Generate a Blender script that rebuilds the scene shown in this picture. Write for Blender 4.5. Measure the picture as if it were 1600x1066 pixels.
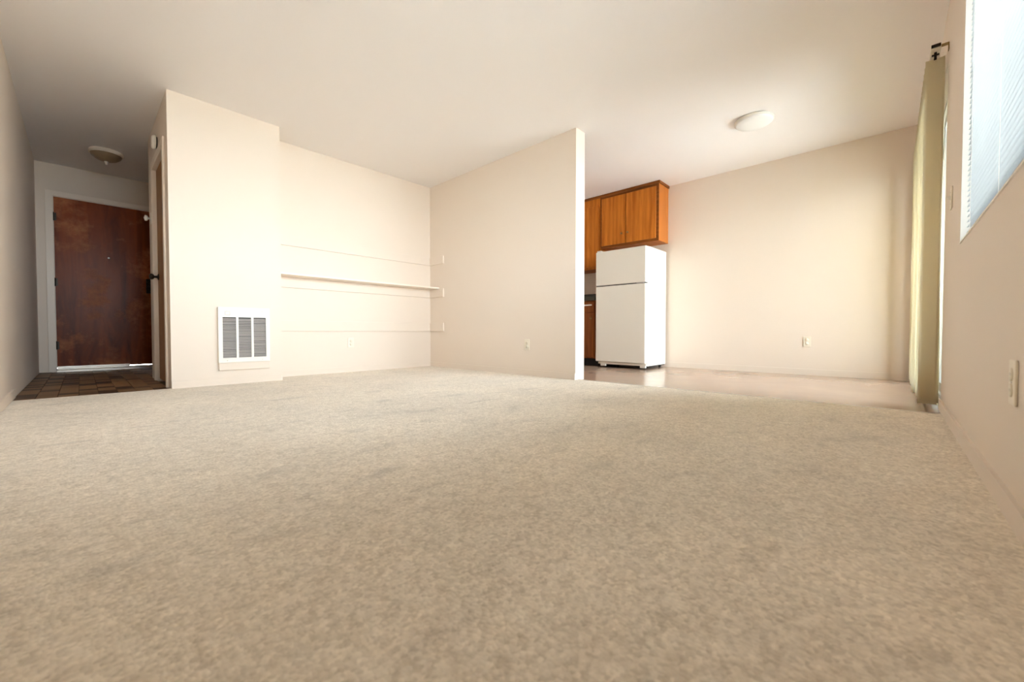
import bpy, bmesh, math, random
from mathutils import Vector, Matrix

random.seed(7)
for o in list(bpy.data.objects):
    bpy.data.objects.remove(o)
SC = bpy.context.scene
COL = SC.collection

# ------------------------------------------------------------------ camera
YAW, PITCH, F = 0.818, -0.022, 631.2164
cam = bpy.data.cameras.new('camera')
cam.sensor_width = 36.0
cam.lens = F * 36.0 / 1600.0
cam.clip_start = 0.01
cam.dof.use_dof = True
cam.dof.focus_distance = 3.6
cam.dof.aperture_fstop = 3.2
camo = bpy.data.objects.new('camera', cam)
COL.objects.link(camo)
camo.location = (0, 0, 0.4676)
camo.rotation_euler = (math.pi / 2 + PITCH, 0, -YAW)
SC.camera = camo

# ------------------------------------------------------------------ world, sun, exposure
SC.view_settings.view_transform = 'Standard'
SC.view_settings.look = 'None'
SC.view_settings.gamma = 1.0
SC.view_settings.use_curve_mapping = False
SC.view_settings.exposure = 1.57
w = bpy.data.worlds.new('sky')
SC.world = w
w.use_nodes = True
nt = w.node_tree
nt.nodes.clear()
out = nt.nodes.new('ShaderNodeOutputWorld')
bg = nt.nodes.new('ShaderNodeBackground')
tc = nt.nodes.new('ShaderNodeTexCoord')
sep = nt.nodes.new('ShaderNodeSeparateXYZ')
ramp = nt.nodes.new('ShaderNodeValToRGB')
ramp.color_ramp.elements[0].position = 0.0
ramp.color_ramp.elements[0].color = (0.93, 0.96, 1.0, 1)
ramp.color_ramp.elements[1].position = 0.9
ramp.color_ramp.elements[1].color = (0.72, 0.84, 1.0, 1)
nt.links.new(tc.outputs['Generated'], sep.inputs[0])
nt.links.new(sep.outputs['Z'], ramp.inputs[0])
nt.links.new(ramp.outputs[0], bg.inputs[0])
bg.inputs[1].default_value = 12.0
nt.links.new(bg.outputs[0], out.inputs[0])

sun = bpy.data.lights.new('sun', 'SUN')
sun.energy = 50.0
sun.angle = math.radians(0.6)
sun.color = (1.0, 0.97, 0.92)
suno = bpy.data.objects.new('sun', sun)
COL.objects.link(suno)
suno.location = (2, 8, 12)
sd = Vector((0.12, -0.62, -0.78)).normalized()      # over the roof, on to the patio
suno.rotation_euler = sd.to_track_quat('-Z', 'Y').to_euler()

SC.cycles.max_bounces = 14
SC.cycles.diffuse_bounces = 10
SC.cycles.glossy_bounces = 5
SC.cycles.transmission_bounces = 8
SC.cycles.sample_clamp_indirect = 8.0
SC.cycles.caustics_reflective = False
SC.cycles.caustics_refractive = False
SC.cycles.use_denoising = True


def portal(name, loc, sx, sz):
    l = bpy.data.lights.new(name, 'AREA')
    l.shape = 'RECTANGLE'
    l.size, l.size_y = sx, sz
    l.cycles.is_portal = True
    o = bpy.data.objects.new(name, l)
    COL.objects.link(o)
    o.location = loc
    o.rotation_euler = (math.pi / 2, 0, 0)          # faces into the room (+Y)
    return o


# ------------------------------------------------------------------ measures
H = 2.44
XL, YD, YF, XH, XP, YN, XC, YE, XK, YR = -0.335, 7.19, 4.316, 0.505, 1.336, 4.63, 3.297, 2.241, 5.472, -0.228
PT = 0.15                                           # partition thickness
WT = 0.14
WX0, WX1, WZ0, WZ1 = 0.12, 2.76, 0.872, 2.06        # window opening
DX0, DX1, DZ1 = 3.56, 5.36, 2.09                    # sliding door opening
portal('window_portal', ((WX0 + WX1) / 2, YR - WT - 0.02, (WZ0 + WZ1) / 2), WX1 - WX0, WZ1 - WZ0)
portal('sliding_door_portal', ((DX0 + DX1) / 2, YR - WT - 0.02, DZ1 / 2), DX1 - DX0, DZ1)


# ------------------------------------------------------------------ materials
def new_mat(name):
    m = bpy.data.materials.new(name)
    m.use_nodes = True
    return m, m.node_tree, m.node_tree.nodes['Principled BSDF']


def plain(name, col, rough=0.5, metal=0.0, bump=0.0, bscale=120.0, vary=0.0, spec=None, trans=0.0):
    m, t, b = new_mat(name)
    b.inputs['Base Color'].default_value = (*col, 1)
    b.inputs['Roughness'].default_value = rough
    b.inputs['Metallic'].default_value = metal
    if spec is not None:
        b.inputs['Specular IOR Level'].default_value = spec
    g = t.nodes.new('ShaderNodeTexCoord')
    if vary:
        n = t.nodes.new('ShaderNodeTexNoise')
        n.inputs['Scale'].default_value = 3.0
        n.inputs['Detail'].default_value = 4
        mx = t.nodes.new('ShaderNodeMix')
        mx.data_type = 'RGBA'
        mx.inputs[6].default_value = (*[c * (1 - vary) for c in col], 1)
        mx.inputs[7].default_value = (*[min(1, c * (1 + vary)) for c in col], 1)
        t.links.new(g.outputs['Object'], n.inputs['Vector'])
        t.links.new(n.outputs['Fac'], mx.inputs[0])
        t.links.new(mx.outputs[2], b.inputs['Base Color'])
    if bump:
        n2 = t.nodes.new('ShaderNodeTexNoise')
        n2.inputs['Scale'].default_value = bscale
        n2.inputs['Detail'].default_value = 3
        bp = t.nodes.new('ShaderNodeBump')
        bp.inputs['Strength'].default_value = bump
        bp.inputs['Distance'].default_value = 0.002
        t.links.new(g.outputs['Object'], n2.inputs['Vector'])
        t.links.new(n2.outputs['Fac'], bp.inputs['Height'])
        t.links.new(bp.outputs[0], b.inputs['Normal'])
    return m


def wood(name, dark, light, scale, axis='Z', rough=0.35, blotch=None, figure=3.0):
    """long grain along one axis, wandering figure, optional lighter blotches: worn varnish with its shine painted in"""
    m, t, b = new_mat(name)
    g = t.nodes.new('ShaderNodeTexCoord')
    mp = t.nodes.new('ShaderNodeMapping')
    s = {'X': (0.12, 1, 1), 'Y': (1, 0.12, 1), 'Z': (1, 1, 0.12)}[axis]
    mp.inputs['Scale'].default_value = [scale * q for q in s]
    n = t.nodes.new('ShaderNodeTexNoise')
    n.inputs['Scale'].default_value = 1.0
    n.inputs['Detail'].default_value = 7
    n.inputs['Roughness'].default_value = 0.6
    n.inputs['Distortion'].default_value = 0.8
    mp2 = t.nodes.new('ShaderNodeMapping')
    mp2.inputs['Scale'].default_value = [scale * 0.35 * q for q in s]
    wv = t.nodes.new('ShaderNodeTexWave')
    wv.wave_type = 'RINGS'
    wv.inputs['Scale'].default_value = 1.0
    wv.inputs['Distortion'].default_value = figure
    wv.inputs['Detail'].default_value = 3
    mx = t.nodes.new('ShaderNodeMath')
    mx.operation = 'MULTIPLY_ADD'
    mx.inputs[1].default_value = 0.16
    cr = t.nodes.new('ShaderNodeValToRGB')
    cr.color_ramp.elements[0].position = 0.35
    cr.color_ramp.elements[0].color = (*dark, 1)
    cr.color_ramp.elements[1].position = 0.85
    cr.color_ramp.elements[1].color = (*light, 1)
    L = t.links.new
    L(g.outputs['Object'], mp.inputs[0])
    L(mp.outputs[0], n.inputs['Vector'])
    L(g.outputs['Object'], mp2.inputs[0])
    L(mp2.outputs[0], wv.inputs['Vector'])
    L(wv.outputs['Fac'], mx.inputs[0])
    L(n.outputs['Fac'], mx.inputs[2])
    L(mx.outputs[0], cr.inputs[0])
    col = cr.outputs[0]
    b.inputs['Roughness'].default_value = rough
    b.inputs['Specular IOR Level'].default_value = 0.15
    if blotch:
        n3 = t.nodes.new('ShaderNodeTexNoise')
        n3.inputs['Scale'].default_value = 2.1
        n3.inputs['Detail'].default_value = 6
        n3.inputs['Roughness'].default_value = 0.65
        r3 = t.nodes.new('ShaderNodeValToRGB')
        r3.color_ramp.elements[0].position = 0.5
        r3.color_ramp.elements[0].color = (0, 0, 0, 1)
        r3.color_ramp.elements[1].position = 0.72
        r3.color_ramp.elements[1].color = (1, 1, 1, 1)
        m3 = t.nodes.new('ShaderNodeMix')
        m3.data_type = 'RGBA'
        m3.inputs[7].default_value = (*blotch, 1)  # worn varnish, with its shine put in as lighter colour
        L(g.outputs['Object'], n3.inputs['Vector'])
        L(n3.outputs['Fac'], r3.inputs[0])
        L(r3.outputs[0], m3.inputs[0])
        L(col, m3.inputs[6])
        col = m3.outputs[2]
        mr = t.nodes.new('ShaderNodeMapRange')
        mr.inputs['To Min'].default_value = rough - 0.06
        mr.inputs['To Max'].default_value = rough + 0.22
        L(r3.outputs[0], mr.inputs[0])
        L(mr.outputs[0], b.inputs['Roughness'])
    L(col, b.inputs['Base Color'])
    return m


def carpet_mat():
    m, t, b = new_mat('carpet_pile')
    L = t.links.new
    g = t.nodes.new('ShaderNodeTexCoord')

    def noise(sc, det, rough=0.5, dist=0.0):
        n = t.nodes.new('ShaderNodeTexNoise')
        n.inputs['Scale'].default_value = sc
        n.inputs['Detail'].default_value = det
        n.inputs['Roughness'].default_value = rough
        n.inputs['Distortion'].default_value = dist
        L(g.outputs['Object'], n.inputs['Vector'])
        return n
    tuft = t.nodes.new('ShaderNodeTexVoronoi')
    tuft.inputs['Scale'].default_value = 125.0
    L(g.outputs['Object'], tuft.inputs['Vector'])
    fine = noise(95, 4, 0.7)
    mid = noise(24, 4, 0.6, 0.4)
    broad = noise(1.7, 3, 0.5, 0.6)
    r1 = t.nodes.new('ShaderNodeValToRGB')
    r1.color_ramp.elements[0].position = 0.30
    r1.color_ramp.elements[0].color = (0.55, 0.475, 0.37, 1)
    r1.color_ramp.elements[1].position = 0.70
    r1.color_ramp.elements[1].color = (0.93, 0.845, 0.715, 1)
    add = t.nodes.new('ShaderNodeMath')
    add.operation = 'MULTIPLY_ADD'
    add.inputs[1].default_value = 0.60
    sep2 = t.nodes.new('ShaderNodeSeparateColor')
    L(tuft.outputs['Color'], sep2.inputs[0])
    fm = t.nodes.new('ShaderNodeMix')
    fm.data_type = 'FLOAT'
    fm.inputs[0].default_value = 0.38
    L(fine.outputs['Fac'], fm.inputs[2])
    L(sep2.outputs[0], fm.inputs[3])
    L(fm.outputs[0], add.inputs[0])
    sub = t.nodes.new('ShaderNodeMath')
    sub.operation = 'MULTIPLY'
    sub.inputs[1].default_value = 0.40
    L(mid.outputs['Fac'], sub.inputs[0])
    L(sub.outputs[0], add.inputs[2])
    L(add.outputs[0], r1.inputs[0])
    br = t.nodes.new('ShaderNodeMapRange')
    br.inputs['From Min'].default_value = 0.3
    br.inputs['From Max'].default_value = 0.7
    br.inputs['To Min'].default_value = 0.9
    br.inputs['To Max'].default_value = 1.06
    L(broad.outputs['Fac'], br.inputs[0])
    # a few flattened, smudged patches of pile, longer along the room
    smp = t.nodes.new('ShaderNodeMapping')
    smp.inputs['Rotation'].default_value = (0, 0, 0.7)
    smp.inputs['Scale'].default_value = (3.2, 7.5, 3.2)
    L(g.outputs['Object'], smp.inputs[0])
    smn = t.nodes.new('ShaderNodeTexNoise')
    smn.inputs['Scale'].default_value = 1.0
    smn.inputs['Detail'].default_value = 4
    L(smp.outputs[0], smn.inputs['Vector'])
    smr = t.nodes.new('ShaderNodeMapRange')
    smr.inputs['From Min'].default_value = 0.575
    smr.inputs['From Max'].default_value = 0.74
    smr.inputs['To Min'].default_value = 1.0
    smr.inputs['To Max'].default_value = 0.8
    L(smn.outputs['Fac'], smr.inputs[0])
    smm = t.nodes.new('ShaderNodeMath')
    smm.operation = 'MULTIPLY'
    L(br.outputs[0], smm.inputs[0])
    L(smr.outputs[0], smm.inputs[1])
    mul = t.nodes.new('ShaderNodeMix')
    mul.data_type = 'RGBA'
    mul.blend_type = 'MULTIPLY'
    mul.inputs[0].default_value = 1.0
    L(r1.outputs[0], mul.inputs[6])
    L(smm.outputs[0], mul.inputs[7])
    L(mul.outputs[2], b.inputs['Base Color'])
    b.inputs['Roughness'].default_value = 0.95
    b.inputs['Specular IOR Level'].default_value = 0.1
    b.inputs['Sheen Weight'].default_value = 0.25
    b.inputs['Sheen Roughness'].default_value = 0.6
    h = t.nodes.new('ShaderNodeMath')
    h.operation = 'MULTIPLY_ADD'
    h.inputs[1].default_value = -0.6
    L(tuft.outputs['Distance'], h.inputs[0])
    L(add.outputs[0], h.inputs[2])
    bp = t.nodes.new('ShaderNodeBump')
    bp.inputs['Strength'].default_value = 0.5
    bp.inputs['Distance'].default_value = 0.008
    L(h.outputs[0], bp.inputs['Height'])
    L(bp.outputs[0], b.inputs['Normal'])
    return m


def tile_mat():
    """brown vinyl tile: each tile has its own shade, with a smudgy darker print"""
    m, t, b = new_mat('entry_tile')
    L = t.links.new
    oi = t.nodes.new('ShaderNodeObjectInfo')
    g = t.nodes.new('ShaderNodeTexCoord')
    n = t.nodes.new('ShaderNodeTexNoise')
    n.inputs['Scale'].default_value = 9
    n.inputs['Detail'].default_value = 5
    L(g.outputs['Object'], n.inputs['Vector'])
    add = t.nodes.new('ShaderNodeMath')
    add.operation = 'MULTIPLY_ADD'
    add.inputs[1].default_value = 0.7
    L(oi.outputs['Random'], add.inputs[0])
    s = t.nodes.new('ShaderNodeMath')
    s.operation = 'MULTIPLY'
    s.inputs[1].default_value = 0.4
    L(n.outputs['Fac'], s.inputs[0])
    L(s.outputs[0], add.inputs[2])
    cr = t.nodes.new('ShaderNodeValToRGB')
    cr.color_ramp.elements[0].position = 0.3
    cr.color_ramp.elements[0].color = (0.045, 0.017, 0.006, 1)
    cr.color_ramp.elements[1].position = 0.6
    cr.color_ramp.elements[1].color = (0.25, 0.14, 0.06, 1)
    L(add.outputs[0], cr.inputs[0])
    L(cr.outputs[0], b.inputs['Base Color'])
    b.inputs['Roughness'].default_value = 0.5
    return m


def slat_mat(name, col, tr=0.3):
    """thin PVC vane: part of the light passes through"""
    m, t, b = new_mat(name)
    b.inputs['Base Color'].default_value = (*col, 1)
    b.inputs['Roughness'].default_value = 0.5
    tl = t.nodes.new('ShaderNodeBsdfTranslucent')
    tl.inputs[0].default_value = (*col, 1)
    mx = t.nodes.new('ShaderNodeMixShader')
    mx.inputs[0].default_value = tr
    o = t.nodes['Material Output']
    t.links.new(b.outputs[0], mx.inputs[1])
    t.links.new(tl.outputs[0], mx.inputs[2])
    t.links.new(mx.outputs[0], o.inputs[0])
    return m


def glass_mat():
    m, t, b = new_mat('window_glass')
    t.nodes.remove(b)
    tr = t.nodes.new('ShaderNodeBsdfTransparent')
    tr.inputs[0].default_value = (0.93, 0.96, 0.96, 1)
    gl = t.nodes.new('ShaderNodeBsdfGlossy')
    gl.inputs['Roughness'].default_value = 0.0
    fr = t.nodes.new('ShaderNodeFresnel')
    fr.inputs[0].default_value = 1.45
    mx = t.nodes.new('ShaderNodeMixShader')
    t.links.new(fr.outputs[0], mx.inputs[0])
    t.links.new(tr.outputs[0], mx.inputs[1])
    t.links.new(gl.outputs[0], mx.inputs[2])
    t.links.new(mx.outputs[0], t.nodes['Material Output'].inputs[0])
    return m


M = dict(
    wall=plain('cream_wall_paint', (0.755, 0.667, 0.577), 0.55, bump=0.12, bscale=160),
    ceil=plain('ceiling_paint', (0.84, 0.815, 0.81), 0.5, bump=0.2, bscale=140),
    trim=plain('white_trim_paint', (0.84, 0.755, 0.66), 0.4, vary=0.02),
    white=plain('white_plastic', (0.82, 0.80, 0.74), 0.35, vary=0.02),
    ivory=plain('ivory_plastic', (0.80, 0.74, 0.62), 0.35, vary=0.02),
    fridge=plain('fridge_enamel', (0.80, 0.77, 0.69), 0.35, bump=0.25, bscale=400),
    carpet=carpet_mat(),
    vinyl=plain('kitchen_vinyl', (0.40, 0.28, 0.205), 0.2, bump=0.15, bscale=14, vary=0.12),
    tile=tile_mat(),
    subfloor=plain('subfloor', (0.10, 0.07, 0.05), 0.8, vary=0.1),
    entry=wood('mahogany_door', (0.11, 0.019, 0.003), (0.36, 0.072, 0.012), 7, 'Z', 0.38, blotch=(0.62, 0.24, 0.10)),
    closet=wood('closet_door_wood', (0.20, 0.085, 0.025), (0.36, 0.17, 0.06), 14, 'Z', 0.4),
    oak=wood('cabinet_plywood', (0.40, 0.115, 0.014), (0.68, 0.235, 0.034), 13, 'Z', 0.35, figure=6.0),
    oak_side=wood('cabinet_side', (0.44, 0.14, 0.022), (0.56, 0.19, 0.038), 10, 'Z', 0.4),
    oak_dark=wood('cabinet_trim', (0.17, 0.055, 0.012), (0.30, 0.10, 0.024), 16, 'Y', 0.4),
    base_wood=wood('base_cabinet_wood', (0.16, 0.045, 0.012), (0.30, 0.095, 0.025), 13, 'Z', 0.4),
    counter=plain('dark_laminate', (0.05, 0.05, 0.035), 0.3, vary=0.2),
    dark=plain('dark_gap', (0.012, 0.01, 0.009), 0.7, vary=0.1),
    bronze=plain('dark_bronze', (0.03, 0.022, 0.016), 0.4, metal=0.7, vary=0.2),
    brass=plain('aged_brass', (0.32, 0.20, 0.07), 0.35, metal=0.9, vary=0.15),
    alu=plain('aluminium', (0.72, 0.73, 0.73), 0.35, metal=0.9, vary=0.05),
    steel=plain('brushed_steel', (0.62, 0.58, 0.52), 0.3, metal=1.0, vary=0.1),
    grille=plain('grey_louvre', (0.47, 0.43, 0.41), 0.45, metal=0.1, vary=0.12),
    vane=slat_mat('vertical_vane_pvc', (0.85, 0.79, 0.59), 0.4),
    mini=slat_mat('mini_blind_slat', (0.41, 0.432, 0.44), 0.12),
    glass=glass_mat(),
    lampglass=slat_mat('frosted_lamp_glass', (0.90, 0.90, 0.89), 0.1),
    lamphall=plain('hall_lamp_glass', (0.27, 0.19, 0.11), 0.3, vary=0.1),
    concrete=plain('bounce_concrete', (0.56, 0.53, 0.48), 0.85, bump=0.4, bscale=60, vary=0.08),
    bounce_gravel=plain('pale_bounce_gravel', (0.32, 0.31, 0.29), 0.95, bump=0.8, bscale=30, vary=0.25),  # greyish tone chosen to throw daylight on to the ceiling
)


# ------------------------------------------------------------------ mesh helpers
def BM():
    return bmesh.new()


def box(bm, x0, x1, y0, y1, z0, z1, bev=0.0, seg=2):
    t = bmesh.new()
    vs = [t.verts.new((x, y, z)) for x in (x0, x1) for y in (y0, y1) for z in (z0, z1)]
    for f in ((0, 1, 3, 2), (4, 6, 7, 5), (0, 4, 5, 1), (2, 3, 7, 6), (0, 2, 6, 4), (1, 5, 7, 3)):
        t.faces.new([vs[i] for i in f])
    if bev:
        bmesh.ops.bevel(t, geom=list(t.edges), offset=bev, segments=seg, affect='EDGES', profile=0.5)
    bmesh.ops.recalc_face_normals(t, faces=list(t.faces))
    merge(bm, t)


def merge(bm, t, mat=None):
    if mat is not None:
        bmesh.ops.transform(t, matrix=mat, verts=list(t.verts))
    me = bpy.data.meshes.new('tmp')
    t.to_mesh(me)
    t.free()
    bm.from_mesh(me)
    bpy.data.meshes.remove(me)


def lathe(bm, prof, loc=(0, 0, 0), axis='Z', seg=32, smooth=True):
    """revolve (radius, height) pairs about an axis; caps where the radius is 0"""
    t = bmesh.new()
    rings = []
    for r, h in prof:
        if r < 1e-6:
            rings.append([t.verts.new((0, 0, h))])
        else:
            rings.append([t.verts.new((r * math.cos(2 * math.pi * k / seg), r * math.sin(2 * math.pi * k / seg), h)) for k in range(seg)])
    for a, b in zip(rings, rings[1:]):
        for k in range(seg):
            k2 = (k + 1) % seg
            if len(a) == 1 and len(b) == 1:
                continue
            if len(a) == 1:
                t.faces.new((a[0], b[k], b[k2]))
            elif len(b) == 1:
                t.faces.new((a[k], b[0], a[k2]))
            else:
                t.faces.new((a[k], b[k], b[k2], a[k2]))
    bmesh.ops.recalc_face_normals(t, faces=list(t.faces))
    for f in t.faces:
        f.smooth = smooth
    R = {'Z': Matrix(), 'X': Matrix.Rotation(math.pi / 2, 4, 'Y'), '-X': Matrix.Rotation(-math.pi / 2, 4, 'Y'),
         'Y': Matrix.Rotation(-math.pi / 2, 4, 'X'), '-Y': Matrix.Rotation(math.pi / 2, 4, 'X')}[axis]
    merge(bm, t, Matrix.Translation(loc) @ R)


def obj(name, bm, mat, parent=None, loc=None):
    me = bpy.data.meshes.new(name)
    bm.to_mesh(me)
    bm.free()
    me.materials.append(mat)
    o = bpy.data.objects.new(name, me)
    COL.objects.link(o)
    if parent is not None:
        o.parent = parent
        # part meshes are written in world coordinates: cancel the parent's place
        o.matrix_parent_inverse = Matrix.Translation(-Vector(parent.location))
    if loc is not None:
        o.location = loc
    return o


def bobj(name, mat, parent, *boxes, bev=0.0):
    bm = BM()
    for b in boxes:
        box(bm, *b, bev=bev)
    return obj(name, bm, mat, parent)


def tag(o, label, cat, group=None, kind=None):
    o['label'] = label
    o['category'] = cat
    if group:
        o['group'] = group
    if kind:
        o['kind'] = kind
    return o


def thing(name, loc, label, cat, group=None, kind=None):
    o = bpy.data.objects.new(name, None)
    o.empty_display_size = 0.1
    o.location = loc
    COL.objects.link(o)
    return tag(o, label, cat, group, kind)


def dup(root, delta, label=None):
    r = root.copy()
    COL.objects.link(r)
    r.location = Vector(root.location) + Vector(delta)
    if label:
        r['label'] = label
    for ch in root.children:
        c = ch.copy()
        COL.objects.link(c)
        c.parent = r
        for g in ch.children:
            d = g.copy()
            COL.objects.link(d)
            d.parent = c
    return r


def struct(name, mat, label, cat, *boxes):
    return tag(bobj(name, mat, None, *boxes), label, cat, kind='structure')


# ------------------------------------------------------------------ room shell
struct('floor', M['subfloor'], 'dark subfloor slab under the carpet and vinyl', 'floor',
       (XL - WT, XK + WT, YR - WT, YD + WT, -0.12, -0.02))
CE = 3.345                                           # carpet edge towards the kitchen
struct('floor_carpet', M['carpet'], 'beige mottled cut-pile carpet filling the living room', 'carpet',
       (XL, CE, YR, YF + 0.01, -0.02, 0.0), (XP, XC, YF + 0.01, YN, -0.02, 0.0))
struct('floor_kitchen', M['vinyl'], 'glossy tan vinyl floor under the refrigerator and beside the sliding door', 'floor',
       (CE, XK, YR, YN, -0.02, -0.006))
struct('ceiling', M['ceil'], 'smooth off-white painted ceiling', 'ceiling',
       (XL - WT, XK + WT, YR - WT, YD + WT, H, H + 0.15))

struct('wall_left', M['wall'], 'long plain cream wall running into the entry hall', 'wall',
       (XL - WT, XL, YR - WT, YD + WT, -0.12, H))
struct('wall_entry', M['wall'], 'short cream wall around the brown entry door', 'wall',
       (XL, -0.20, YD, YD + WT, -0.02, H), (-0.20, 0.70, YD, YD + WT, 2.07, H), (0.70, 1.9, YD, YD + WT, -0.02, H))
struct('wall_foyer', M['wall'], 'cream wall closing the entry recess beside the front door', 'wall',
       (1.76, 1.9, 5.62, YD, -0.02, H))
# closet block that carries the furnace
CD0, CD1, CDZ = 4.53, 5.25, 2.05
struct('wall_closet', M['wall'], 'cream wall block with the floor furnace grille and the closet door in its hall side', 'wall',
       (XH, XP, YF, CD0, -0.02, H), (XH + 0.06, XP, CD0, CD1, -0.02, H), (XH, XH + 0.06, CD0, CD1, CDZ, H),
       (XH, XP, CD1, 5.62, -0.02, H), (XP, 1.9, YN + 0.12, 5.62, -0.02, H))
struct('wall_niche', M['wall'], 'pale cream back wall of the niche behind the long shelf', 'wall',
       (XP, XK + WT, YN, YN + 0.12, -0.02, H))
struct('wall_partition', M['wall'], 'cream partition wall with a bright end between living room and kitchen', 'wall',
       (XC, XC + PT, YE, YN, -0.02, H))
struct('wall_kitchen', M['wall'], 'plain cream wall behind the refrigerator', 'wall',
       (XK, XK + WT, YR - WT, YN, -0.12, H))
struct('wall_right', M['wall'], 'cream wall in shade holding the window and the sliding door', 'wall',
       (XL, WX0, YR - WT, YR, -0.12, H), (WX0, WX1, YR - WT, YR, -0.12, WZ0), (WX0, WX1, YR - WT, YR, WZ1, H),
       (WX1, DX0, YR - WT, YR, -0.12, H), (DX0, DX1, YR - WT, YR, DZ1, H), (DX0, DX1, YR - WT, YR, -0.12, -0.006),
       (DX1, XK, YR - WT, YR, -0.12, H))

BB, BT = 0.062, 0.011
struct('baseboard_left', M['wall'], 'low cream baseboard along the long left wall', 'baseboard', (XL, XL + BT, YR + BT, 4.55, 0, BB))
struct('baseboard_furnace', M['wall'], 'low cream baseboard under the furnace grille', 'baseboard', (XH, XP, YF - BT, YF, 0, BB))
struct('baseboard_niche', M['wall'], 'low cream baseboard at the foot of the niche wall', 'baseboard', (XP, XC, YN - BT, YN, 0, BB))
struct('baseboard_partition', M['wall'], 'low cream baseboard along the partition wall', 'baseboard', (XC - BT, XC, YE, YN - BT, 0, BB))
struct('baseboard_kitchen', M['wall'], 'low white baseboard along the kitchen wall beside the refrigerator', 'baseboard', (XK - BT, XK, YR, 2.98, -0.006, BB))
struct('baseboard_right', M['wall'], 'low cream baseboard under the window', 'baseboard', (XL, DX0 - 0.02, YR, YR + BT, 0, BB))
struct('trim_1', M['steel'], 'thin metal strip where the carpet meets the kitchen vinyl', 'trim', (CE - 0.004, CE + 0.014, YR, YE - 0.002, -0.006, 0.0015))
struct('trim_2', M['trim'], 'thin strip where the carpet meets the brown entry tiles', 'trim', (XL, XH, YF + 0.008, YF + 0.02, -0.019, 0.0008))

# entry floor: single vinyl tiles laid on a base
ef = struct('floor_entry', M['subfloor'], 'dark brown floor of small shaded square tiles in the entry hall', 'floor',
            (XL, XH, YF + 0.01, 5.62, -0.02, -0.012), (XL, 1.76, 5.62, YD, -0.02, -0.012))
TS = 0.106
tbm = BM()
box(tbm, 0.0015, TS - 0.0015, 0.0015, TS - 0.0015, -0.012, -0.005, bev=0.0012, seg=1)
tme = None
ny = int((YD - YF - 0.02) / TS) + 1
for j in range(ny):
    y = YF + 0.02 + j * TS
    xmax = XH if y < 5.62 else 0.78
    i = 0
    while XL + i * TS + 0.02 < xmax:
        x = XL + i * TS
        sx = min(1.0, (xmax - x) / TS)
        sy = min(1.0, (YD - y) / TS)
        i += 1
        if sx < 0.08 or sy < 0.08:
            continue
        if tme is None:
            tme = bpy.data.meshes.new('tile')
            tbm.to_mesh(tme)
            tbm.free()
            tme.materials.append(M['tile'])
        o = bpy.data.objects.new('tile', tme)
        COL.objects.link(o)
        o.parent = ef
        o.location = (x, y, 0)
        o.scale = (sx, sy, 1)

# ------------------------------------------------------------------ outside
struct('bounce_ground', M['bounce_gravel'], 'unseen pale gravel added outside the window to bounce daylight in', 'bounce_ground', (-14, 20, -24, YR - WT - 0.001, -0.26, -0.10))  # unseen, added and toned to bounce daylight up to the ceiling
struct('bounce_patio', M['concrete'], 'unseen pale concrete slab added outside the sliding glass door to bounce daylight in', 'patio', (3.0, 8.0, -5.5, YR - WT - 0.001, -0.0995, -0.05))  # unseen slab added to reflect daylight in through the glass door

struct('added_shade_eave', M['trim'], 'unseen roof overhang added to dim daylight through the sliding glass door', 'roof', (3.0, 6.2, -1.9, YR - WT - 0.001, H + 0.02, H + 0.14))  # unseen overhang added to cut the daylight reaching the kitchen

# ------------------------------------------------------------------ window_1
wn = thing('window_1', ((WX0 + WX1) / 2, YR, WZ0), 'wide bright window with white blind high in the shaded right wall', 'window', kind='structure')
gy = YR - 0.105
bobj('window_frame', M['alu'], wn,
     (WX0, WX1, gy - 0.02, gy + 0.02, WZ0, WZ0 + 0.035), (WX0, WX1, gy - 0.02, gy + 0.02, WZ1 - 0.035, WZ1),
     (WX0, WX0 + 0.035, gy - 0.02, gy + 0.02, WZ0 + 0.035, WZ1 - 0.035), (WX1 - 0.035, WX1, gy - 0.02, gy + 0.02, WZ0 + 0.035, WZ1 - 0.035),
     (1.635, 1.675, gy - 0.018, gy + 0.018, WZ0 + 0.035, WZ1 - 0.035))
bobj('pane', M['glass'], wn, (WX0 + 0.035, 1.635, gy - 0.003, gy + 0.003, WZ0 + 0.035, WZ1 - 0.035))
bobj('pane', M['glass'], wn, (1.675, WX1 - 0.035, gy - 0.003, gy + 0.003, WZ0 + 0.035, WZ1 - 0.035))
bobj('reveal', M['white'], wn, (WX1 - 0.006, WX1, gy + 0.02, YR + 0.002, WZ0 + 0.006, WZ1), (WX0, WX0 + 0.006, gy + 0.02, YR + 0.002, WZ0 + 0.006, WZ1),
     (WX0, WX1, gy + 0.02, YR + 0.004, WZ0, WZ0 + 0.006))

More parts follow.
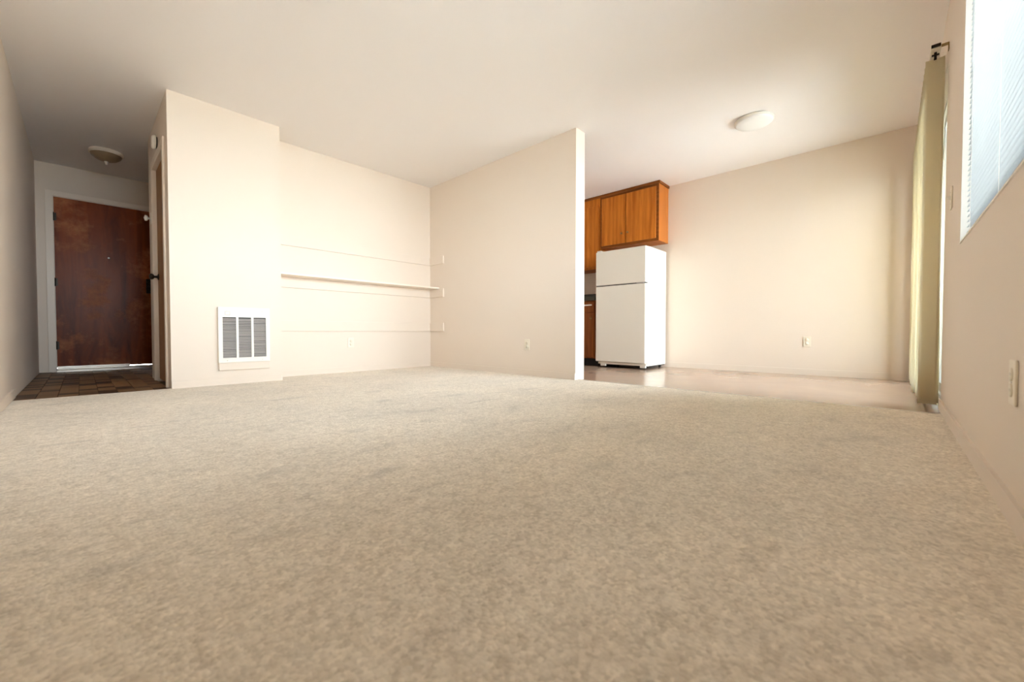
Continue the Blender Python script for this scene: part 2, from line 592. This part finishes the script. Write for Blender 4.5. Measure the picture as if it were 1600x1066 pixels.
# horizontal mini blind inside the reveal
mb = thing('mini_blind', ((WX0 + WX1) / 2, YR - 0.03, WZ1), 'white horizontal mini blind lowered inside the right wall window', 'blind')
by = YR - 0.028
bobj('head_rail', M['white'], mb, (WX0 + 0.012, WX1 - 0.012, by - 0.014, by + 0.014, WZ1 - 0.03, WZ1 - 0.002), bev=0.003)
bobj('bottom_rail', M['white'], mb, (WX0 + 0.014, WX1 - 0.014, by - 0.012, by + 0.012, WZ0 + 0.012, WZ0 + 0.024), bev=0.003)
for lx in (WX0 + 0.12, 1.3, 2.0, WX1 - 0.12):
    bobj('ladder_cord', M['white'], mb, (lx, lx + 0.002, by + 0.012, by + 0.0135, WZ0 + 0.02, WZ1 - 0.03))
sm = BM()
nseg = 4
t = bmesh.new()
row0, row1 = [], []
for k in range(nseg + 1):                          # curved cross-section, 25 mm wide
    u = k / nseg * 2 - 1
    y = u * 0.0125
    z = 0.0025 * (1 - u * u) - u * 0.0
    row0.append((t.verts.new((-(WX1 - WX0) / 2 + 0.014, y, z)), t.verts.new((-(WX1 - WX0) / 2 + 0.014, y, z - 0.0006))))
    row1.append((t.verts.new(((WX1 - WX0) / 2 - 0.014, y, z)), t.verts.new(((WX1 - WX0) / 2 - 0.014, y, z - 0.0006))))
for k in range(nseg):
    t.faces.new((row0[k][0], row0[k + 1][0], row1[k + 1][0], row1[k][0]))
    t.faces.new((row0[k][1], row1[k][1], row1[k + 1][1], row0[k + 1][1]))
    t.faces.new((row0[k][0], row0[k][1], row0[k + 1][1], row0[k + 1][0]))
    t.faces.new((row1[k][0], row1[k + 1][0], row1[k + 1][1], row1[k][1]))
t.faces.new((row0[0][0], row1[0][0], row1[0][1], row0[0][1]))
t.faces.new((row0[nseg][0], row0[nseg][1], row1[nseg][1], row1[nseg][0]))
bmesh.ops.recalc_face_normals(t, faces=list(t.faces))
merge(sm, t)
sme = bpy.data.meshes.new('slat')
sm.to_mesh(sme)
sm.free()
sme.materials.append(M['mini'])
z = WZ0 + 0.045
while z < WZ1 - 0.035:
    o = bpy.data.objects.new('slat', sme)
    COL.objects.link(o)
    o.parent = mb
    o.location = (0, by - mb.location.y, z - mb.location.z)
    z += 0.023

# ------------------------------------------------------------------ door_3: sliding glass door
sl = thing('door_3', ((DX0 + DX1) / 2, YR, 0), 'sliding glass patio door behind the vertical blinds', 'door', kind='structure')
sy = YR - 0.085
bobj('door_frame', M['alu'], sl,
     (DX0, DX0 + 0.03, sy - 0.05, sy + 0.05, -0.006, DZ1), (DX1 - 0.03, DX1, sy - 0.05, sy + 0.05, -0.006, DZ1),
     (DX0 + 0.03, DX1 - 0.03, sy - 0.05, sy + 0.05, DZ1 - 0.035, DZ1), (DX0 + 0.03, DX1 - 0.03, sy - 0.05, sy + 0.05, -0.006, 0.02))
mid = (DX0 + DX1) / 2


def sash(x0, x1, y, handle):
    z0, z1 = 0.022, DZ1 - 0.038
    s = bobj('sash', M['alu'], sl, (x0, x0 + 0.05, y - 0.016, y + 0.016, z0, z1), (x1 - 0.05, x1, y - 0.016, y + 0.016, z0, z1),
             (x0 + 0.05, x1 - 0.05, y - 0.016, y + 0.016, z0, z0 + 0.07), (x0 + 0.05, x1 - 0.05, y - 0.016, y + 0.016, z1 - 0.06, z1))
    bobj('pane', M['glass'], s, (x0 + 0.05, x1 - 0.05, y - 0.004, y + 0.004, z0 + 0.07, z1 - 0.06)).matrix_parent_inverse = Matrix()
    if handle:
        bobj('pull_handle', M['bronze'], s, (x0 + 0.012, x0 + 0.032, y + 0.016, y + 0.042, 0.92, 1.12), bev=0.004).matrix_parent_inverse = Matrix()


sash(DX0 + 0.032, mid + 0.03, sy + 0.022, True)
sash(mid - 0.02, DX1 - 0.032, sy - 0.022, False)

# ------------------------------------------------------------------ vertical blinds
RY = -0.172
vb = thing('vertical_blind', (3.5, RY, 0), 'cream vertical blind with open vanes hanging in front of the glass door', 'blind')
bobj('head_rail', M['ivory'], vb, (3.5, 5.40, RY - 0.022, RY + 0.022, 2.150, 2.178), bev=0.003)
bobj('rail_end_cap', M['bronze'], vb, (3.492, 3.4995, RY - 0.020, RY + 0.020, 2.158, 2.176), bev=0.002)
for bx in (3.53, 4.45, 5.36):
    bobj('wall_bracket', M['brass'], vb, (bx, bx + 0.03, YR, RY + 0.01, 2.1785, 2.1825), (bx, bx + 0.03, YR, YR + 0.004, 2.14, 2.1785))
NV = 22
for k in range(NV):
    x = 3.54 + k * (5.34 - 3.54) / (NV - 1)
    a = math.radians(random.uniform(-7, 7) if k else -3)
    sway = math.radians(random.uniform(-0.35, 0.35) if k else 0.1)
    t = bmesh.new()
    n = 6
    top, bot = [], []
    for q in range(n + 1):                          # 83 mm vane with a slight curve
        u = q / n * 2 - 1
        y = u * 0.0415
        xx = 0.005 * (1 - u * u)
        for lst, zz in ((top, 0.0), (bot, -2.085)):
            lst.append((t.verts.new((xx, y, zz)), t.verts.new((xx + 0.0009, y, zz))))
    for q in range(n):
        t.faces.new((top[q][0], bot[q][0], bot[q + 1][0], top[q + 1][0]))
        t.faces.new((top[q][1], top[q + 1][1], bot[q + 1][1], bot[q][1]))
        t.faces.new((top[q][0], top[q + 1][0], top[q + 1][1], top[q][1]))
        t.faces.new((bot[q][0], bot[q][1], bot[q + 1][1], bot[q + 1][0]))
    for q in (0, n):
        t.faces.new((top[q][0], top[q][1], bot[q][1], bot[q][0]))
    bmesh.ops.recalc_face_normals(t, faces=list(t.faces))
    for f in t.faces:
        f.smooth = True
    bm = BM()
    merge(bm, t, Matrix.Translation((x, RY, 2.112)) @ Matrix.Rotation(sway, 4, 'X') @ Matrix.Rotation(a, 4, 'Z'))
    v = obj('vane', bm, M['vane'], vb)
    c = BM()
    box(c, x - 0.004, x + 0.004, RY - 0.006, RY + 0.006, 2.105, 2.1495, bev=0.001, seg=1)
    box(c, x - 0.003, x + 0.003, RY - 0.016, RY + 0.016, 2.128, 2.138)
    obj('carrier', c, M['bronze'], vb)

# ------------------------------------------------------------------ door_1: entry door
ed = thing('door_1', (0.25, YD, 0), 'dark reddish brown flush entry door at the end of the hall', 'door', kind='structure')
leaf = bobj('door_leaf', M['entry'], ed, (-0.195, 0.695, YD + 0.012, YD + 0.055, 0.042, 2.062), bev=0.002)
bobj('leak_sweep', M['steel'], ed, (-0.194, 0.43, YD + 0.004, YD + 0.0115, 0.0365, 0.06))  # partial sweep added to stop light leaking in, open at the right
bobj('casing', M['trim'], ed, (-0.262, -0.2, YD - 0.016, YD, -0.006, 2.125), (0.70, 0.765, YD - 0.016, YD, -0.006, 2.125),
     (-0.2, 0.70, YD - 0.016, YD, 2.067, 2.125), bev=0.003)
bobj('door_stop', M['trim'], ed, (-0.2, -0.1955, YD, YD + 0.09, 0.04, 2.07), (0.6955, 0.7, YD, YD + 0.09, 0.04, 2.07), (-0.1955, 0.6955, YD, YD + 0.09, 2.0635, 2.07))
bobj('threshold', M['steel'], ed, (-0.2, 0.70, YD - 0.035, YD + 0.09, -0.012, 0.018), (-0.2, 0.70, YD + 0.005, YD + 0.09, 0.018, 0.036), bev=0.004)
for hz in (1.83, 1.06, 0.31):
    bm = BM()
    lathe(bm, [(0, -0.05), (0.007, -0.05), (0.007, 0.05), (0, 0.05)], (-0.197, YD + 0.006, hz), seg=12)
    box(bm, -0.195, -0.175, YD + 0.010, YD + 0.0125, hz - 0.045, hz + 0.045)
    obj('hinge', bm, M['bronze'], ed)
bm = BM()
lathe(bm, [(0, 0.0), (0.011, 0.0), (0.011, 0.006), (0.006, 0.008), (0, 0.006)], (0.257, YD + 0.012, 1.40), axis='-Y', seg=16)
obj('peephole', bm, M['steel'], ed)
bm = BM()
box(bm, 0.602, 0.652, YD + 0.002, YD + 0.012, 0.98, 1.17, bev=0.004)
lathe(bm, [(0, 0.0), (0.024, 0.0), (0.024, 0.012), (0, 0.014)], (0.627, YD + 0.002, 1.14), axis='-Y', seg=20)
obj('lock_plate', bm, M['bronze'], ed)
bm = BM()
lathe(bm, [(0, 0.0), (0.012, 0.0), (0.012, 0.03), (0.03, 0.042), (0.033, 0.055), (0.026, 0.068), (0, 0.072)], (0.627, YD + 0.002, 1.03), axis='-Y', seg=24)
obj('knob', bm, M['bronze'], ed)

# ------------------------------------------------------------------ door_2: closet door in the hall side
cd = thing('door_2', (XH, (CD0 + CD1) / 2, 0), 'narrow brown closet door seen edge-on beside the furnace wall', 'door', kind='structure')
bobj('door_leaf', M['closet'], cd, (XH + 0.02, XH + 0.055, CD0 + 0.018, CD1 - 0.018, 0.012, CDZ - 0.018), bev=0.002)
bobj('casing', M['trim'], cd, (XH - 0.015, XH, CD0 - 0.06, CD0, -0.006, CDZ + 0.06), (XH - 0.015, XH, CD1, CD1 + 0.06, -0.006, CDZ + 0.06),
     (XH - 0.015, XH, CD0, CD1, CDZ, CDZ + 0.06), bev=0.003)
bobj('jamb', M['trim'], cd, (XH - 0.012, XH + 0.058, CD0, CD0 + 0.015, -0.006, CDZ), (XH - 0.012, XH + 0.058, CD1 - 0.015, CD1, -0.006, CDZ),
     (XH - 0.012, XH + 0.058, CD0 + 0.015, CD1 - 0.015, CDZ - 0.015, CDZ))
for hz in (1.86, 0.26):
    bm = BM()
    lathe(bm, [(0, -0.05), (0.007, -0.05), (0.007, 0.05), (0, 0.05)], (XH + 0.013, CD0 + 0.022, hz), seg=12)
    box(bm, XH + 0.016, XH + 0.0195, CD0 + 0.02, CD0 + 0.05, hz - 0.05, hz + 0.05)
    obj('hinge', bm, M['bronze'], cd)
bm = BM()
lathe(bm, [(0, 0), (0.031, 0), (0.031, 0.006), (0.012, 0.012), (0.011, 0.032), (0.026, 0.042), (0.029, 0.056), (0.022, 0.068), (0, 0.071)],
      (XH + 0.02, 5.17, 1.0), axis='-X', seg=24)
obj('knob', bm, M['bronze'], cd)

# white detector above the closet door, small fitting on the far casing
dt = thing('smoke_detector', (XH, 4.93, 2.20), 'small white round detector on the hall wall above the closet door', 'detector')
bm = BM()
lathe(bm, [(0, 0), (0.052, 0), (0.052, 0.010), (0, 0.010)], (XH, 4.93, 2.20), axis='-X')
obj('mounting_plate', bm, M['dark'], dt)
bm = BM()
lathe(bm, [(0, 0.010), (0.062, 0.010), (0.062, 0.026), (0.052, 0.038), (0.02, 0.041), (0, 0.041)], (XH, 4.93, 2.20), axis='-X')
obj('cover', bm, M['white'], dt)
hk = thing('coat_hook', (XH - 0.015, 5.285, 1.57), 'small white rounded hook on the far side of the closet door casing', 'hook')
bobj('back_plate', M['white'], hk, (XH - 0.022, XH - 0.015, 5.262, 5.308, 1.52, 1.63), bev=0.003)
bm = BM()
lathe(bm, [(0, 0), (0.008, 0), (0.010, 0.016), (0.026, 0.024), (0.028, 0.040), (0, 0.050)], (XH - 0.022, 5.285, 1.575), axis='-X', seg=20)
obj('peg', bm, M['white'], hk)

# ------------------------------------------------------------------ wall furnace grille
fg = thing('wall_furnace', (1.02, YF, 0.13), 'white wall furnace cover with three grey louvre panels low on the cream wall', 'furnace')
fx0, fx1, fz0, fz1 = 0.822, 1.222, 0.197, 0.688
fy0 = YF - 0.034
cols = ((0.853, 0.955), (0.972, 1.072), (1.090, 1.191))
lz0, lz1 = 0.238, 0.600
bm = BM()
for a in ((fx0, fx1, lz1, fz1), (fx0, fx1, fz0, lz0), (fx0, cols[0][0], lz0, lz1), (cols[0][1], cols[1][0], lz0, lz1), (cols[1][1], cols[2][0], lz0, lz1), (cols[2][1], fx1, lz0, lz1)):
    box(bm, a[0], a[1], fy0, fy0 + 0.012, a[2], a[3])
for a in ((fx0, fx0 + 0.01, fz0, fz1), (fx1 - 0.01, fx1, fz0, fz1)):
    box(bm, a[0], a[1], fy0 + 0.012, YF, a[2], a[3])
box(bm, fx0 + 0.01, fx1 - 0.01, fy0 + 0.012, YF, fz1 - 0.01, fz1)
box(bm, fx0 + 0.01, fx1 - 0.01, fy0 + 0.012, YF, fz0, fz0 + 0.01)
obj('cover_frame', bm, M['white'], fg)
bobj('inner_box', M['dark'], fg, (fx0 + 0.012, fx1 - 0.012, YF - 0.004, YF - 0.001, fz0 + 0.012, fz1 - 0.012))
sb = BM()
t = bmesh.new()
L_ = cols[0][1] - cols[0][0] - 0.001
for (yy, zz) in ((0.0, 0.0), (0.0, 0.002), (0.014, 0.013), (0.014, 0.011)):
    t.verts.new((0, yy, zz))
    t.verts.new((L_, yy, zz))
t.verts.ensure_lookup_table()
for a in ((0, 1, 3, 2), (2, 3, 5, 4), (4, 5, 7, 6), (6, 7, 1, 0), (0, 2, 4, 6), (1, 7, 5, 3)):
    t.faces.new([t.verts[i] for i in a])
bmesh.ops.recalc_face_normals(t, faces=list(t.faces))
merge(sb, t)
lme = bpy.data.meshes.new('louvre')
sb.to_mesh(lme)
sb.free()
lme.materials.append(M['grille'])
for c0, c1 in cols:
    for k in range(24):
        o = bpy.data.objects.new('louvre', lme)
        COL.objects.link(o)
        o.parent = fg
        o.location = Vector((c0 + 0.0005, fy0 + 0.004 + random.uniform(-0.0008, 0.0008), lz0 + 0.001 + k * 0.0148)) - Vector(fg.location)
        o.rotation_euler = (random.uniform(-0.10, 0.10), 0, 0)
        o.scale = ((c1 - c0 - 0.001) / L_, 1, 1)
bobj('lower_skirt', M['wall'], fg, (fx0 + 0.004, fx1, YF - 0.022, YF, 0.128, 0.1965), bev=0.002)
bm = BM()
box(bm, 0.874, 0.905, fy0 - 0.003, fy0, 0.622, 0.648, bev=0.001, seg=1)
obj('control_cover', bm, M['ivory'], fg)
bobj('control_recess', M['grille'], fg, (0.869, 0.910, fy0 - 0.0008, fy0 - 0.0001, 0.617, 0.653))
bm = BM()
for sx_, sz_ in ((0.885, 0.66), (1.16, 0.66), (0.885, 0.215), (1.16, 0.215)):
    lathe(bm, [(0, 0), (0.004, 0), (0.003, 0.002), (0, 0.0025)], (sx_, fy0, sz_), axis='-Y', seg=10)
obj('screws', bm, M['steel'], fg)

# ------------------------------------------------------------------ niche shelf and cleats
sh = thing('wall_shelf', (2.3, YN - 0.1, 1.045), 'long narrow cream shelf board across the niche', 'shelf')
bobj('board', M['trim'], sh, (XP + 0.001, XC - 0.001, YN - 0.215, YN - 0.0005, 1.0455, 1.0635), bev=0.002)
for z0, z1, lab in ((1.375, 1.478, 'cream wall cleat for a missing shelf, highest strip of the niche'),
                    (0.935, 1.045, 'cream wall cleat carrying the long niche shelf'),
                    (0.478, 0.590, 'cream wall cleat for a missing shelf, lowest strip of the niche')):
    cl = thing('shelf_cleat', (2.3, YN, z0), lab, 'shelf cleat', 'shelf cleats in the niche')
    bobj('back_rail', M['wall'], cl, (XP + 0.001, XC - 0.019, YN - 0.018, YN, z0, z1), bev=0.002)
    bobj('side_rail', M['wall'], cl, (XC - 0.018, XC, YF + 0.003, YN, z0, z1), bev=0.002)


# ------------------------------------------------------------------ outlets and switch
def outlet(label, origin, normal, kind='outlet', mat='ivory'):
    """wall plate: built in local coordinates (u across, n out of the wall), then turned on to its wall"""
    o = thing('power_outlet' if kind == 'outlet' else 'light_switch', origin, label, 'outlet' if kind == 'outlet' else 'switch',
              'wall outlets' if kind == 'outlet' else None)
    n = Vector(normal)
    u = Vector((0, 0, 1)).cross(n)
    R = Matrix((u, n, Vector((0, 0, 1)))).transposed().to_4x4()

    def put(nm, bm, mt):
        me = bpy.data.meshes.new(nm)
        bmesh.ops.transform(bm, matrix=R, verts=list(bm.verts))
        bm.to_mesh(me)
        bm.free()
        me.materials.append(M[mt])
        q = bpy.data.objects.new(nm, me)
        COL.objects.link(q)
        q.parent = o
        return q
    bm = BM()
    box(bm, -0.035, 0.035, 0.0, 0.006, -0.0575, 0.0575, bev=0.003)
    put('cover_plate', bm, mat)
    if kind == 'outlet':
        for s in (-1, 1):
            bm = BM()
            lathe(bm, [(0, 0), (0.017, 0), (0.017, 0.003), (0, 0.003)], (0, 0.0055, s * 0.02), axis='Y', seg=20)
            put('socket', bm, mat)
            bm = BM()
            for d in (-0.006, 0.006):
                box(bm, d - 0.001, d + 0.001, 0.0082, 0.0088, s * 0.02 - 0.003, s * 0.02 + 0.005)
            put('socket_slots', bm, 'grille')
    else:
        bm = BM()
        t = bmesh.new()
        vs = [t.verts.new(p) for p in ((-0.005, 0.005, -0.012), (0.005, 0.005, -0.012), (0.005, 0.005, 0.012), (-0.005, 0.005, 0.012),
                                       (-0.004, 0.02, 0.004), (0.004, 0.02, 0.004), (0.004, 0.017, 0.012), (-0.004, 0.017, 0.012))]
        for f in ((0, 1, 5, 4), (1, 2, 6, 5), (2, 3, 7, 6), (3, 0, 4, 7), (4, 5, 6, 7), (0, 3, 2, 1)):
            t.faces.new([vs[i] for i in f])
        bmesh.ops.recalc_face_normals(t, faces=list(t.faces))
        merge(bm, t)
        put('toggle', bm, 'white')
    bm = BM()
    for s in ((0,) if kind == 'outlet' else (-0.03, 0.03)):
        lathe(bm, [(0, 0), (0.003, 0), (0.002, 0.0012), (0, 0.0015)], (0, 0.006, s), axis='Y', seg=10)
    put('screw', bm, 'steel')
    return o


outlet('cream outlet low on the niche wall under the bottom cleat', (2.17, YN, 0.345), (0, -1, 0))
outlet('cream outlet low on the partition wall beside the niche', (XC, 2.862, 0.334), (-1, 0, 0))
outlet('cream outlet low on the kitchen wall to the right of the refrigerator', (XK, 0.67, 0.363), (-1, 0, 0))
outlet('outlet low on the shaded wall under the window', (1.585, YR, 0.342), (0, 1, 0))
outlet('light switch on the shaded wall between glass door and window', (3.17, YR, 1.178), (0, 1, 0), kind='switch')

# ------------------------------------------------------------------ ceiling lamps
kl = thing('ceiling_lamp', (4.30, 0.955, H), 'flat round white ceiling lamp in front of the kitchen wall', 'lamp')
bm = BM()
lathe(bm, [(0, H), (0.150, H), (0.158, H - 0.008), (0.158, H - 0.026), (0, H - 0.026)], (4.30, 0.955, 0), seg=48)
obj('lamp_base', bm, M['white'], kl)
bm = BM()
lathe(bm, [(0.152, H - 0.026), (0.151, H - 0.034), (0.142, H - 0.041), (0.09, H - 0.046), (0, H - 0.048)], (4.30, 0.955, 0), seg=48)
obj('diffuser', bm, M['lampglass'], kl)
hl = thing('hall_lamp', (0.222, 6.28, H), 'unlit round ceiling lamp with a small finial in the dark hall', 'lamp')
bm = BM()
lathe(bm, [(0, H), (0.130, H), (0.138, H - 0.010), (0.138, H - 0.034), (0.126, H - 0.040), (0, H - 0.040)], (0.222, 6.28, 0), seg=48)
obj('lamp_base', bm, M['trim'], hl)
bm = BM()
lathe(bm, [(0.126, H - 0.040), (0.118, H - 0.062), (0.085, H - 0.090), (0.045, H - 0.105), (0.012, H - 0.110), (0, H - 0.110)], (0.222, 6.28, 0), seg=48)
obj('glass_dish', bm, M['lamphall'], hl)
bm = BM()
lathe(bm, [(0, H - 0.108), (0.018, H - 0.110), (0.018, H - 0.116), (0.008, H - 0.122), (0.012, H - 0.134), (0.007, H - 0.145), (0, H - 0.147)], (0.222, 6.28, 0), seg=20)
obj('finial', bm, M['white'], hl)

# ------------------------------------------------------------------ kitchen cabinets
CX = 5.17


def door_part(parent, mat, x, y0, y1, z0, z1, knob=None, th=0.018):
    d = bobj('door', mat, parent, (x - th, x - 0.0005, y0, y1, z0, z1), bev=0.003)
    if knob:
        bm = BM()
        lathe(bm, [(0, 0), (0.008, 0), (0.006, 0.010), (0.014, 0.016), (0.015, 0.022), (0.010, 0.027), (0, 0.028)], (x - th, knob[0], knob[1]), axis='-X', seg=20)
        obj('knob', bm, M['brass'], d).matrix_parent_inverse = Matrix()
    return d


uc = thing('wall_cabinet', (5.3, 2.65, 1.665), 'orange-brown wooden two-door cabinet hung above the refrigerator', 'cabinet', 'upper kitchen cabinets')
bobj('carcass', M['oak_side'], uc, (CX, XK - 0.001, 2.222, 3.082, 1.667, 2.405), bev=0.002)
bobj('face_frame', M['oak_dark'], uc, (CX - 0.006, CX - 0.0005, 2.222, 2.262, 1.667, 2.405), (CX - 0.006, CX - 0.0005, 3.052, 3.082, 1.667, 2.405),
     (CX - 0.006, CX - 0.0005, 2.262, 3.052, 1.667, 1.705), (CX - 0.006, CX - 0.0005, 2.262, 3.052, 2.36, 2.405), (CX - 0.006, CX - 0.0005, 2.672, 2.692, 1.705, 2.36))
bobj('crown_strip', M['oak_dark'], uc, (CX - 0.018, XK - 0.001, 2.208, 3.085, 2.4055, 2.4395), bev=0.002)
door_part(uc, M['oak'], CX - 0.006, 2.256, 2.677, 1.700, 2.372, (2.645, 1.835))
door_part(uc, M['oak'], CX - 0.006, 2.687, 3.056, 1.700, 2.372, (2.735, 1.832))
uc2 = thing('wall_cabinet', (5.3, 3.85, 1.385), 'taller orange-brown wall cabinet half hidden behind the partition end', 'cabinet', 'upper kitchen cabinets')
bobj('carcass', M['oak_side'], uc2, (CX, XK - 0.001, 3.086, YN - 0.002, 1.387, 2.405), bev=0.002)
bobj('crown_strip', M['oak_dark'], uc2, (CX - 0.018, XK - 0.001, 3.0855, YN - 0.002, 2.4055, 2.4395), bev=0.002)
bobj('face_frame', M['oak'], uc2, (CX - 0.006, CX - 0.0005, 3.086, YN - 0.002, 1.387, 2.405))
for k in range(4):
    a = 3.112 + k * 0.378
    door_part(uc2, M['oak'], CX - 0.006, a, a + 0.368, 1.42, 2.30, (a + (0.33 if k % 2 == 0 else 0.04), 1.52))

bc = thing('base_cabinet', (5.15, 3.8, 0), 'reddish brown base cabinet beside the refrigerator, half hidden by the partition', 'cabinet')
BX = 4.875
bobj('carcass', M['base_wood'], bc, (BX, XK - 0.001, 2.985, YN - 0.002, 0.10, 0.905))
bobj('toe_kick', M['dark'], bc, (BX + 0.07, XK - 0.001, 2.985, YN - 0.002, -0.005, 0.0995))
for k in range(4):
    a = 3.0 + k * 0.405
    d = bobj('drawer', M['base_wood'], bc, (BX - 0.018, BX - 0.0005, a, a + 0.395, 0.745, 0.885), bev=0.003)
    bobj('pull', M['white'], d, (BX - 0.04, BX - 0.0185, a + 0.03, a + 0.365, 0.835, 0.852), bev=0.003).matrix_parent_inverse = Matrix()
    door_part(bc, M['base_wood'], BX, a, a + 0.395, 0.115, 0.735, (a + (0.35 if k % 2 else 0.04), 0.66))
ct = thing('countertop', (5.15, 3.8, 0.906), 'dark greenish kitchen countertop behind the refrigerator', 'countertop')
bobj('slab', M['counter'], ct, (BX - 0.03, XK - 0.001, 2.975, YN - 0.002, 0.906, 0.968), bev=0.004)
bobj('back_lip', M['counter'], ct, (XK - 0.02, XK - 0.001, 2.98, YN - 0.002, 0.9685, 1.06), bev=0.002)

# ------------------------------------------------------------------ refrigerator
fr = thing('refrigerator', (5.1, 2.58, 0), 'white top-freezer refrigerator standing under the wooden cabinet', 'refrigerator')
RX, RY0, RY1, RB = 4.80, 2.226, 2.936, 5.425
RZ = 1.548
bobj('body', M['fridge'], fr, (RX + 0.068, RB, RY0, RY1, 0.035, RZ), bev=0.006)
bobj('door_gasket', M['dark'], fr, (RX + 0.058, RX + 0.0675, RY0 + 0.012, RY1 - 0.012, 0.09, RZ - 0.012))
fd = bobj('freezer_door', M['fridge'], fr, (RX, RX + 0.0575, RY0, RY1, 1.092, RZ - 0.002), bev=0.010)
rd = bobj('fridge_door', M['fridge'], fr, (RX, RX + 0.0575, RY0, RY1, 0.072, 1.080), bev=0.010)
bobj('door_gap', M['dark'], fr, (RX + 0.012, RX + 0.0575, RY0 + 0.004, RY1 - 0.004, 1.081, 1.0915))
bobj('handle_lip', M['grille'], fd, (RX - 0.004, RX + 0.012, RY0 + 0.02, RY0 + 0.12, 1.083, 1.0915), bev=0.002).matrix_parent_inverse = Matrix()
bobj('hinge_cap', M['fridge'], fr, (RX + 0.012, RX + 0.085, RY1 - 0.075, RY1 - 0.012, RZ, RZ + 0.016), bev=0.004)
# toe grille with two rounded feet covers
bm = BM()
box(bm, RX + 0.030, RX + 0.055, RY0 + 0.004, RY1 - 0.055, 0.040, 0.066, bev=0.003)
box(bm, RX + 0.028, RX + 0.056, RY0 + 0.006, RY0 + 0.085, 0.012, 0.042, bev=0.008)
box(bm, RX + 0.028, RX + 0.056, RY1 - 0.14, RY1 - 0.058, 0.012, 0.042, bev=0.008)
obj('toe_grille', bm, M['fridge'], fr)
for yy in (RY0 + 0.045, RY1 - 0.045):
    for xx in (RX + 0.10, RB - 0.08):
        bm = BM()
        lathe(bm, [(0, -0.012), (0.02, -0.012), (0.02, 0.012), (0, 0.012)], (xx, yy, 0.0145), axis='Y', seg=20)
        obj('roller', bm, M['dark'], fr)
bobj('base_pan', M['dark'], fr, (RX + 0.075, RB - 0.01, RY0 + 0.01, RY1 - 0.01, 0.024, 0.0345))
